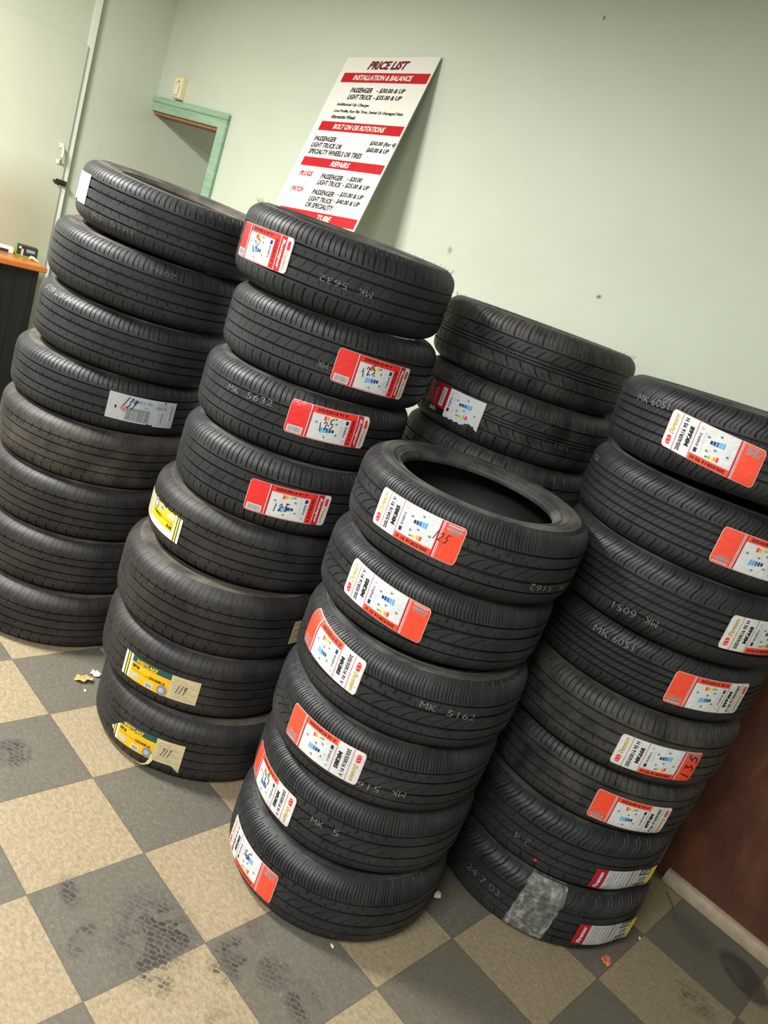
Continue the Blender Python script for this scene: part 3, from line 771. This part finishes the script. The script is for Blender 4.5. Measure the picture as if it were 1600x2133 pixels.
# ------------------------------------------------------------------ room
T = .3048
XL, YB, XR, YF, ZC = -3.83, 1.6, 3.2, -3.6, 2.92
def floor_mat():
    t = NT('floor_tiles')
    sep = t.n('SeparateXYZ'); t.link(t.co, sep.inputs[0])
    x = t.math('DIVIDE', sep.outputs[0], T); y = t.math('DIVIDE', sep.outputs[1], T)
    par_ = t.math('MODULO', t.math('ADD', t.math('ADD', t.math('FLOOR', x), t.math('FLOOR', y)), 400), 2)
    grey = t.math('GREATER_THAN', par_, .5)
    # per-tile tone
    cmb = t.n('CombineXYZ'); t.link(t.math('FLOOR', x), cmb.inputs[0]); t.link(t.math('FLOOR', y), cmb.inputs[1])
    wn = t.n('TexWhiteNoise'); t.link(cmb.outputs[0], wn.inputs[0])
    vein = t.noise(64, 9, .78, vec=t.mapping(rot=(0, 0, .5), scale=(1, 1.6, 1)), dist=.4)
    flecks = t.noise(85, 3, .6, vec=t.mapping(rot=(0, 0, .35), scale=(1, 2.4, 1)))
    cb = t.ramp(vein, [(.32, srgb(121, 107, 83)), (.47, srgb(141, 127, 101)), (.62, srgb(160, 147, 121))])
    cg = t.ramp(vein, [(.30, srgb(78, 76, 68)), (.52, srgb(94, 91, 82)), (.72, srgb(112, 108, 97))])
    cg = t.mix(t.ramp(flecks, [(.64, 0.0), (.70, .65)]), cg, srgb(150, 144, 128))
    cb = t.mix(t.ramp(flecks, [(.66, 0.0), (.74, .4)]), cb, srgb(184, 172, 146))
    cb = t.mix(t.ramp(t.noise(120, 2, .5), [(.68, 0.0), (.74, .5)]), cb, srgb(92, 76, 56))
    col = t.mix(grey, cb, cg)
    col = t.mix(t.math('MULTIPLY', wn.outputs[0], .12), col, srgb(124, 112, 90))
    # grime that gathers towards the right-hand part of the floor
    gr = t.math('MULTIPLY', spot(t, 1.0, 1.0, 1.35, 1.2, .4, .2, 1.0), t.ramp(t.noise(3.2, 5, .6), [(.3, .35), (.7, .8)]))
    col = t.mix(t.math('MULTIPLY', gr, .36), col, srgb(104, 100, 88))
    # shoe prints and smudges
    wob = t.n('VectorMath', operation='MULTIPLY_ADD'); nz = t.n('TexNoise'); nz.inputs['Scale'].default_value = 30; t.link(t.co, nz.inputs['Vector'])
    t.link(nz.outputs['Color'], wob.inputs[0]); wob.inputs[1].default_value = (.016, .016, 0); t.link(t.co, wob.inputs[2])
    br = t.n('TexBrick'); t.link(t.mapping(rot=(0, 0, -.55), vec=wob.outputs[0]), br.inputs[0])
    br.inputs['Scale'].default_value = 1; br.inputs['Brick Width'].default_value = .021; br.inputs['Row Height'].default_value = .013
    br.inputs['Mortar Size'].default_value = .0022; br.inputs['Mortar Smooth'].default_value = .6
    br.inputs['Color1'].default_value = (1, 1, 1, 1); br.inputs['Color2'].default_value = (.35, .35, .35, 1); br.inputs['Mortar'].default_value = (0, 0, 0, 1)
    blob = t.math('MULTIPLY', t.ramp(br.outputs[0], [(.05, .08), (.8, 1.0)]), t.ramp(t.noise(19, 5, .62, dist=.6), [(.44, 0.0), (.50, 1.0)]))
    acc = None
    for cx, cy, rx, ry, ro, a in ((.215, -.085, .10, .07, .6, 1.0), (.285, -.13, .11, .06, .3, .9), (.255, -.045, .06, .04, .6, 1.0), (.37, .03, .085, .055, 1.1, .95), (.45, .10, .055, .05, .2, .7), (.035, -.215, .06, .03, .2, .9), (-.48, -.16, .07, .06, .0, .95), (.165, -.245, .06, .03, .9, .8),
                                  (.55, .115, .075, .05, .4, .8), (1.12, 1.14, .075, .06, .2, .55), (.33, .13, .05, .03, .2, .35), (.5, -.08, .07, .05, .3, .3), (.23, -.10, .16, .12, .5, .55)):
        s_ = t.math('MULTIPLY', spot(t, cx, cy, rx, ry, ro, .55, 1.0), a)
        acc = s_ if acc is None else t.math('MAXIMUM', acc, s_)
    col = t.mix(t.math('MULTIPLY', acc, blob), col, srgb(48, 44, 45))
    col = t.mix(t.math('MULTIPLY', acc, .16), col, srgb(62, 60, 56))
    wet = t.math('MULTIPLY', spot(t, 1.18, 1.40, .11, .07, .5, .75, 1.0), t.ramp(t.noise(14, 3), [(.3, .4), (.5, 1.0)]))
    col = t.mix(t.math('MULTIPLY', wet, .8), col, srgb(52, 50, 46))
    wet2 = t.math('MULTIPLY', spot(t, 1.0, 1.40, .10, .07, .3, .5, 1.0), .35)
    col = t.mix(wet2, col, srgb(60, 58, 54))
    # joints
    fx = t.math('ABSOLUTE', t.math('SUBTRACT', t.math('FRACT', x), .5)); fy = t.math('ABSOLUTE', t.math('SUBTRACT', t.math('FRACT', y), .5))
    j = t.ramp(t.math('MAXIMUM', fx, fy), [(.4935, 0.0), (.4975, .8)])
    col = t.mix(j, col, srgb(84, 72, 60))
    t.bump(vein, .05, .003)
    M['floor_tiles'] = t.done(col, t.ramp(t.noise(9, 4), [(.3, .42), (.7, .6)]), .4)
floor_mat()

def wall_mat(name, rgb, dirt=()):
    t = NT(name)
    c = srgb(*rgb); d = tuple(v * .93 for v in c[:3]) + (1,)
    col = t.ramp(t.noise(2.2, 5, .6), [(.3, d), (.7, c)])
    sc = t.ramp(t.noise(11, 6, .7, vec=t.mapping(scale=(1.6, 1.6, .6))), [(.66, 0.0), (.74, 1.0)])
    for cx, cz, rx, rz, ro, rgb2, a, solid, ax in dirt:
        s_ = spot(t, cx, cz, rx, rz, ro, .3, 1.0, ax)
        if not solid: s_ = t.math('MULTIPLY', s_, sc)
        col = t.mix(t.math('MULTIPLY', s_, a), col, srgb(*rgb2))
    t.bump(t.noise(140, 3), .06, .002)
    M[name] = t.done(col, .55, .35)
BK = (0, 2); SD = (1, 2)
wall_mat('wall_paint', (200, 208, 191), [(-.32, 1.731, .014, .010, .3, (86, 92, 80), .9, True, BK), (-1.09, 1.72, .018, .022, .4, (156, 122, 96), .7, True, BK), (-.755, 2.664, .008, .012, .2, (90, 88, 80), .8, True, BK),
                                          (-2.68, 1.85, .10, .22, .2, (112, 112, 92), 1.0, False, BK), (-.9, 1.6, .5, .25, 0, (176, 168, 140), .4, False, BK), (-1.15, 1.85, .06, .05, .3, (150, 150, 130), .6, False, BK),
                                          (-.1, 1.9, .5, .3, 0, (180, 184, 164), .5, False, BK), (-2.45, 1.62, .25, .2, 0, (150, 146, 118), .5, False, BK)])
wall_mat('side_wall_paint', (202, 210, 192), [(1.3, 1.75, .35, .25, 0, (150, 150, 128), .7, False, SD)])
wall_mat('door_paint', (204, 208, 190), [(.85, 1.05, .5, .42, 0, (150, 138, 100), .55, True, SD), (.9, 1.15, .45, .5, 0, (112, 100, 74), .9, False, SD), (1.06, 1.38, .05, .07, 0, (120, 112, 92), .5, False, SD)])
wall_mat('edge_paint', (232, 236, 226))
wall_mat('hall_paint', (200, 204, 188))
wall_mat('ceiling_paint', (176, 176, 168))
def green_trim():
    t = NT('green_trim')
    s_ = t.noise(6, 4, .6, vec=t.mapping(scale=(1, 1, 8)))
    M['green_trim'] = t.done(t.ramp(s_, [(.3, srgb(126, 164, 138)), (.7, srgb(160, 188, 162))]), .45, .4)
green_trim()
def brown_wood():
    t = NT('brown_wood')
    g1 = t.noise(4.5, 7, .72, vec=t.mapping(scale=(2.4, 1, .8)), dist=.2)
    col = t.ramp(g1, [(.28, srgb(66, 39, 30)), (.5, srgb(88, 52, 38)), (.75, srgb(120, 72, 49))])
    sc = t.ramp(t.noise(16, 6, .7), [(.6, 0.0), (.78, 1.0)])
    low = spot(t, 1.2, .0, 1.2, .16, 0, .2, 1.0, BK)
    col = t.mix(t.math('MULTIPLY', t.math('MULTIPLY', sc, low), .6), col, srgb(112, 100, 86))
    t.bump(g1, .12, .003)
    M['brown_wood'] = t.done(col, .42, .5)
brown_wood()
def butcher():
    t = NT('counter_wood')
    br = t.n('TexBrick'); t.link(t.mapping(rot=(0, 0, PI / 2)), br.inputs[0])
    br.inputs['Color1'].default_value = srgb(206, 132, 56); br.inputs['Color2'].default_value = srgb(172, 98, 36); br.inputs['Mortar'].default_value = srgb(120, 66, 24)
    br.inputs['Scale'].default_value = 5; br.inputs['Mortar Size'].default_value = .006; br.inputs['Brick Width'].default_value = .9; br.inputs['Row Height'].default_value = .22
    M['counter_wood'] = t.done(br.outputs[0], .35, .5)
butcher()
def black_panel():
    t = NT('black_boards')
    s_ = t.noise(5, 5, .6, vec=t.mapping(scale=(1, 3, .35)))
    col = t.ramp(s_, [(.4, srgb(10, 11, 12)), (.75, srgb(26, 27, 28))])
    M['black_boards'] = t.done(col, .5, .4)
black_panel()
simple('beige_trim', (160, 144, 122), .5, .4, nscale=30, namp=.15)
simple('raw_wood', (150, 112, 84), .7, .2, nscale=20, namp=.15)
simple('cream_plastic', (226, 214, 170), .4, .5, namp=.03)
simple('cream_lens', (226, 216, 196), .3, .5, namp=.02)
simple('dark_metal', (70, 66, 58), .4, .5, .7, namp=.1)
simple('white_metal', (214, 212, 196), .35, .5, 0, namp=.05)
simple('leaf_orange', (190, 112, 76), .7, .3, nscale=90, namp=.3)
simple('leaf_tan', (196, 152, 98), .7, .3, nscale=120, namp=.3)
simple('scrap_white', (222, 218, 204), .6, .3, namp=.05)
simple('twig_brown', (98, 84, 66), .7, .3, namp=.2)
simple('box_green', (110, 168, 60), .4, .5, namp=.05)
simple('box_black', (40, 42, 44), .4, .5, namp=.05)
simple('salmon', (226, 168, 146), .5, .4, namp=.08)

def struct(name, g, mats, smooth=None):
    return add(name, g.mesh(name, mats, smooth), kind='structure')
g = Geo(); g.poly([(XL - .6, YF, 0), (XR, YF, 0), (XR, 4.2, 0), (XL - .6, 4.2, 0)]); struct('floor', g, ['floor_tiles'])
g = Geo(); g.box((XL - .1, YF, ZC), (XR + .1, YB + .12, ZC + .1)); struct('ceiling', g, ['ceiling_paint'])
OX, OZ = -3.045, 1.955                        # doorway: from the corner to OX, up to OZ
g = Geo()
g.box((OX, YB, 0), (XR + .1, YB + .12, ZC)); g.box((XL, YB, OZ), (OX, YB + .12, ZC))
struct('wall_back', g, ['wall_paint'])
g = Geo(); g.box((XL - .1, 1.14, 0), (XL, 4.2, ZC)); struct('wall_left', g, ['side_wall_paint'])
g = Geo(); g.box((XL - .1, YF, 0), (XL + .03, 1.14, ZC), 0); g.poly([(XL - .001, 1.1405, 0), (XL + .0302, 1.1405, 0), (XL + .0302, 1.1405, ZC), (XL - .001, 1.1405, ZC)], 1)
struct('wall_door_side', g, ['door_paint', 'edge_paint'])
g = Geo(); g.box((XR, YF, 0), (XR + .1, YB, ZC)); struct('wall_right', g, ['wall_paint'])
g = Geo(); g.box((-2.85, YB + .12, 0), (-2.75, 4.2, 2.7)); struct('wall_hall_right', g, ['hall_paint'])
g = Geo(); g.box((XL, 4.1, 0), (-2.85, 4.2, 2.7)); struct('wall_hall_end', g, ['hall_paint'])
g = Geo(); g.box((XL, YB + .12, 2.6), (-2.85, 4.1, 2.7)); struct('ceiling_hall', g, ['ceiling_paint'])
# casing: two-step moulding, head and right leg
g = Geo()
zt = 2.03; xr = -2.965
g.box((XL + .002, YB - .016, OZ - .006), (xr, YB, zt), 0, .003); g.box((XL + .002, YB - .024, zt - .03), (xr + .004, YB - .012, zt + .003), 0, .003)
g.box((OX - .006, YB - .016, 0), (xr, YB, OZ), 0, .003); g.box((xr - .03, YB - .0235, 0), (xr + .0035, YB - .012, zt - .0305), 0, .003)
struct('trim_1', g, ['green_trim'])
g = Geo(); g.box((XL + .001, YB + .002, OZ - .022), (OX - .001, YB + .12, OZ - .002)); g.box((OX - .02, YB + .002, 0), (OX - .001, YB + .12, OZ - .022)); struct('trim_2', g, ['raw_wood'])

# brown panel and its foot strip
o = None
g = Geo(); g.box((.795, 1.553, .001), (XR - .01, 1.598, 1.15), 0, .004)
pn = tag(add('wooden_panel', g.mesh('wooden_panel', ['brown_wood'])), 'dark red-brown wooden panel against the wall, right of the right stack', 'panel')
g = Geo()
arc = [(1.553 - .028 * math.sin(a), .044 * math.cos(a) + .001) for a in np.linspace(0, PI / 2, 7)]
for k in range(6): g.poly([(.83, *arc[k]), (XR - .01, *arc[k]), (XR - .01, *arc[k + 1]), (.83, *arc[k + 1])])
g.poly([(.83, y, z) for y, z in arc] + [(.83, 1.553, .001)])
struct('baseboard_right', g, ['beige_trim'], 50)

# door on the left wall
D = XL + .03
g = Geo(); g.box((D + .001, .26, .01), (D + .022, 1.102, 2.135), 0, .006)
dr = struct('door_1', g, ['door_paint'])
g = Geo(); g.box((D, 1.103, 0), (D + .008, 1.14, 2.7), 0)
struct('trim_3', g, ['edge_paint'])
g = Geo()
g.tube([(D + .02, 1.062, 1.47), (D + .05, 1.062, 1.478), (D + .058, 1.062, 1.50), (D + .058, 1.062, 1.53), (D + .05, 1.062, 1.552), (D + .02, 1.062, 1.56)], .008, 8)
g.box((D + .021, 1.048, 1.455), (D + .026, 1.076, 1.482), 0, .001); g.box((D + .021, 1.048, 1.548), (D + .026, 1.076, 1.575), 0, .001)
hd = add('door_handle', g.mesh('door_handle', ['white_metal'], 60), dr)
g = Geo(); g.box((D + .021, 1.065, 1.345), (D + .03, 1.10, 1.375), 0, .002); g.tube([(D + .036, 1.045, 1.36), (D + .036, 1.125, 1.357)], .006, 8); g.box((D + .012, 1.106, 1.343), (D + .034, 1.128, 1.374), 0, .002)
g.tube([(D + .036, 1.07, 1.36), (D + .05, 1.07, 1.342)], .004, 6)
add('door_latch', g.mesh('door_latch', ['dark_metal'], 50), dr)

# motion sensor
t = thing('motion_sensor', 'cream motion sensor box mounted on the wall above the green door trim', 'sensor', (-3.545, YB, 2.105))
g = Geo()
sx, sz = .042, .062
ring = lambda y, k: [(-sx * k, y, -sz * k), (sx * k, y, -sz * k), (sx * k, y, sz * k), (-sx * k, y, sz * k)]
pf = [(0, .94), (-.022, 1.0), (-.034, .98), (-.042, .86)]
i = len(g.v)
for y, k in pf: g.v += ring(y, k)
for k in range(3):
    for j in range(4): g.f.append((i + k * 4 + j, i + k * 4 + (j + 1) % 4, i + k * 4 + 4 + (j + 1) % 4, i + k * 4 + 4 + j)); g.m.append(0)
g.f.append((i + 12, i + 13, i + 14, i + 15)); g.m.append(0)
add('housing', g.mesh('housing', ['cream_plastic']), t)
g = Geo()
for k in range(6):
    a0, a1 = -.9 + 1.8 * k / 6, -.9 + 1.8 * (k + 1) / 6
    P = lambda a, z: (.03 * math.sin(a) / .78, -.040 - .010 * math.cos(a), z)
    g.poly([P(a0, -.044), P(a1, -.044), P(a1, .012), P(a0, .012)])
add('lens', g.mesh('lens', ['cream_lens'], 60), t)
g = Geo(); g.tube([(.012, -.041, .032), (.012, -.044, .032)], .005, 8); add('indicator', g.mesh('indicator', ['dark_metal']), t)

# counter and the small things on it
t = thing('counter', 'wooden counter top on black boards, behind the far left stack', 'counter', (-3.575, .28, 0))
g = Geo(); g.box((-.2, -1.4, .874), (.225, .655, .905), 0, .004); add('worktop', g.mesh('worktop', ['counter_wood']), t)
g = Geo()
y = -1.38
while y < .62:
    g.box((.165, y, .0), (.18, min(y + .088, .63), .874), 0, .003); y += .09
add('front_panel', g.mesh('front_panel', ['black_boards']), t)
g = Geo(); g.box((-.17, .60, 0), (.164, .63, .874)); add('end_panel', g.mesh('end_panel', ['black_boards']), t)
t = thing('product_box', 'small black and green box lying on the wooden counter', 'box', (-3.60, .905, .905), rad(74))
g = Geo(); g.box((-.055, -.034, .0), (.055, .034, .062), 0, .004); add('carton', g.mesh('carton', ['box_black']), t)
g = Geo(); g.box((.0555, -.033, .001), (.060, .033, .064), 0, .002); g.box((-.06, -.033, .001), (-.0555, .033, .064), 0, .002); g.box((-.055, -.0355, .001), (.055, -.0345, .008)); g.box((-.055, .028, .0625), (.055, .033, .0635))
add('green_edge', g.mesh('green_edge', ['box_green']), t)
g = Geo(); g.box((-.005, -.0350, .030), (.042, -.0345, .048), 0); g.box((-.046, -.0352, .044), (-.034, -.0345, .056), 1); g.box((-.032, -.0353, .006), (-.020, -.0345, .044), 2)
add('printed_front', g.mesh('printed_front', ['mid_grey', 'paper_white', 'salmon']), t)
t = thing('white_carton', 'small white carton on the counter at the left picture edge', 'box', (-3.62, .785, .905), rad(80))
g = Geo(); g.box((-.045, -.03, 0), (.045, .03, .034), 0, .003); add('carton', g.mesh('carton', ['scrap_white']), t)
g = Geo(); g.box((-.04, -.0308, .003), (.02, -.0302, .020)); add('printed_front', g.mesh('printed_front', ['box_black']), t)
g = Geo(); g.tube([(0, 0, .006), (-.004, .012, .016), (.002, .026, .014), (.02, .034, .008), (.046, .04, .005)], [.007, .011, .010, .008, .004], 8)
tag(add('pink_wrapper', g.mesh('pink_wrapper', ['salmon'], 60), None, (-3.50, .885, .9055)), 'small pinkish crumpled piece at the end of the wooden counter', 'wrapper')

# price sign
Og = Vector((-1.80102568, 1.588, 2.43387734)); Ax = Vector((.9960108691590336, .0026994265558712496, .0891911521023019)).normalized(); Ae = Vector((.0860936918133247, -.2918261817097569, -.9525887654257668)).normalized()
An = Ax.cross(Ae).normalized()
if An.y > 0: An = -An                             # towards the room
SWD, SLN = .61, .914
g = Geo()
def sp(a, e, d): return tuple(Og + Ax * a + Ae * e + An * d)
c0 = [sp(-SWD / 2, 0, 0), sp(SWD / 2, 0, 0), sp(SWD / 2, SLN, 0), sp(-SWD / 2, SLN, 0)]; c1 = [sp(-SWD / 2, 0, -.004), sp(SWD / 2, 0, -.004), sp(SWD / 2, SLN, -.004), sp(-SWD / 2, SLN, -.004)]
g.poly(c0); g.poly(c1[::-1])
for k in range(4): g.poly([c0[k], c1[k], c1[(k + 1) % 4], c0[(k + 1) % 4]])
sign = tag(add('price_sign', g.mesh('price_sign', ['sign_white'])), 'white price list sign with red bars leaning out from the wall', 'sign')
def sfn(x, y, l): return sp(x, y, .0006 + l * .0005)
def stext(L, s, x0, x1, y, hgt, m, shear=.16, bold=.028, l=1):
    v, f, _ = glyphs(s, bold)
    pts = [(x0 + a * (x1 - x0) + (b - .5) * hgt * shear, y - (b - .5) * hgt) for a, b in v]
    L.p.append((pts, f, l, L.mi(m)))
for k, (a, b, tx, x0, x1) in enumerate(((.082, .132, 'INSTALLATION & BALANCE', -.19, .195), (.338, .386, 'BOLT ON OR ROTATIONS', -.16, .185), (.526, .571, 'REPAIRS', -.05, .075), (.790, .838, 'TUBE', .03, .125))):
    L = Lay(); L.rect(-.262 - .01 * (k == 0), a, .295, b, 'sign_red', 0); hb = L.build('heading_bar', sign, sfn)
    L = Lay(); stext(L, tx, x0, x1, (a + b) / 2, .027, 'sign_white', .2, .03, 1); L.build('heading_text', hb, sfn)
L = Lay()
stext(L, 'PRICE LIST', -.122, .128, .043, .044, 'sign_title', .3, .045)
L.build('title_text', sign, sfn)
bh = .026
def line(s_, x0, x1, y, b, m, sh=.16, nm='price_line'):
    L = Lay(); stext(L, s_, x0, x1, y, b, m, sh); L.build(nm, sign, sfn)
for s_, x0, x1, y in (('PASSENGER', -.166, -.018, .172), ('- $30.00 & UP', .01, .191, .172), ('LIGHT TRUCK', -.164, .0, .207), ('- $35.00 & UP', .01, .191, .207)): line(s_, x0, x1, y, bh, 'sign_ink')
for s_, x0, x1, y in (('Additional Up Charge:', -.217, .009, .249), ('Low Profile, Run Flat Tires, Swivel Or Damaged Nuts', -.213, .25, .283), ('Aftermarket Wheels', -.213, -.043, .312)): line(s_, x0, x1, y, .019, 'sign_ink', .12, 'note_line')
for s_, x0, x1, y in (('PASSENGER', -.253, -.097, .429), ('LIGHT TRUCK OR', -.253, -.036, .462), ('SPECIALTY WHEELS OR TIRES', -.249, .122, .496), ('$50.00 (for 4)', .137, .298, .431), ('$60.00 & UP', .135, .275, .463),
                      ('PASSENGER', -.076, .075, .613), ('- $20.00', .105, .2, .610), ('LIGHT TRUCK', -.08, .083, .645), ('- $25.00 & UP', .095, .266, .642),
                      ('PASSENGER', -.082, .07, .694), ('- $35.00 & UP', .09, .259, .688), ('LIGHT TRUCK', -.084, .08, .729), ('- $40.00 & UP', .088, .258, .723), ('OR SPECIALITY', -.088, .105, .760)): line(s_, x0, x1, y, bh, 'sign_ink')
line('PLUGS', -.234, -.144, .611, .026, 'sign_red', .16, 'row_title'); line('PATCH', -.239, -.156, .693, .026, 'sign_red', .16, 'row_title')

# floor litter
def flake(name, label, cat, x, y, r, mat, seed, lift=.006, asp=1.0, rot=0., z=.0008):
    rnd = random.Random(seed); g = Geo(); n = 14; ring1 = []; ring2 = []
    for k in range(n):
        a = 2 * PI * k / n; q = r * (.65 + .5 * rnd.random())
        px, py = q * math.cos(a), q * asp * math.sin(a)
        px, py = px * math.cos(rot) - py * math.sin(rot), px * math.sin(rot) + py * math.cos(rot)
        ring1.append((px, py, lift * rnd.random())); ring2.append((px * .5, py * .5, lift * (.4 + .8 * rnd.random())))
    c = (0, 0, lift * .5)
    for k in range(n):
        k2 = (k + 1) % n
        g.poly([ring1[k], ring1[k2], ring2[k2], ring2[k]]); g.poly([ring2[k], ring2[k2], c])
    return tag(add(name, g.mesh(name, [mat], 60), None, (x, y, z)), label, cat)
flake('dry_leaf', 'torn orange-brown leaf on the floor in front of the right stack', 'leaf', .897, .994, .026, 'leaf_orange', 3, .008, .62, 1.9)
flake('dry_leaf', 'curled tan leaf on a grey tile left of the tall middle stack', 'leaf', -.747, .170, .032, 'leaf_tan', 5, .014, .6, .9)
flake('wrapper_scrap', 'clear whitish wrapper scrap beside the tan leaf', 'scrap', -.765, .222, .022, 'scrap_white', 8, .012, .7, .5)
flake('paper_scrap', 'white crumpled paper scrap at the foot of the front stack', 'scrap', .490, .676, .017, 'scrap_white', 9, .02, .6, 1.6)
flake('paper_bit', 'tiny white chip on the grey tile below the tan leaf', 'scrap', -.690, .152, .007, 'scrap_white', 10, .003, .6)
flake('paper_bit', 'tiny pale chip touching the front edge of the front stack', 'scrap', .463, .281, .008, 'scrap_white', 12, .003, .6)
flake('paper_bit', 'tiny white chip on the floor right of the plastic-wrapped tire', 'scrap', .913, 1.188, .007, 'scrap_white', 14, .003, .5, 2.2)
g = Geo(); g.tube([(0, 0, .003), (.03, -.03, .006), (.05, -.05, .004), (.078, -.083, .003)], [.0022, .0026, .0024, .0018], 6)
tag(add('twig', g.mesh('twig', ['twig_brown'], 60), None, (.868, 1.484, .0005)), 'thin bent twig on the floor beside the pale foot strip', 'twig')

# ------------------------------------------------------------------ light
def area(name, loc, size, power, color, rot=(0, 0, 0)):
    l = bpy.data.lights.new(name, 'AREA'); l.shape = 'RECTANGLE'; l.size, l.size_y = size; l.energy = power; l.color = color
    o = bpy.data.objects.new(name, l); COL.objects.link(o); o.location = loc; o.rotation_euler = rot
    return o
area('ceiling_lamp', (-2.0, -1.0, 2.84), (.9, .35), 255, (1, .985, .93))
area('ceiling_lamp', (.9, -2.0, 2.84), (1.3, .5), 160, (1, .985, .95))
area('hall_fill', (-3.3, 3.2, 2.55), (.4, .4), 9, (1, .97, .9), (0, 0, 0))  # added fill light that brightens the space behind the doorway, no fixture there
w = bpy.data.worlds.new('daylight'); scene.world = w; w.use_nodes = True
bg = w.node_tree.nodes['Background']; bg.inputs[0].default_value = (.86, .93, 1, 1); bg.inputs[1].default_value = .4

# ------------------------------------------------------------------ camera
Rc = np.array([[.6641951997292792, .6723928701224396, .3266995023949243], [.44130099458616345, 8.444775475680011e-05, -.8973591393894864], [-.6034054763041565, .7401944481533788, -.2966715525442403]])
cam = bpy.data.cameras.new('camera'); co = bpy.data.objects.new('camera', cam); COL.objects.link(co)
mw = Matrix.Identity(4)
for k in range(3):
    mw[k][0] = Rc[0][k]; mw[k][1] = -Rc[1][k]; mw[k][2] = -Rc[2][k]
mw[0][3], mw[1][3], mw[2][3] = 1.26276152, -1.09756159, 1.61659378
co.matrix_world = mw
cam.sensor_fit = 'HORIZONTAL'; cam.sensor_width = 36; cam.lens = 1633.0 / 1600 * 36; cam.clip_start = .05
scene.camera = co
scene.view_settings.view_transform = 'Standard'; scene.view_settings.look = 'None'; scene.view_settings.gamma = 1; scene.view_settings.exposure = 0
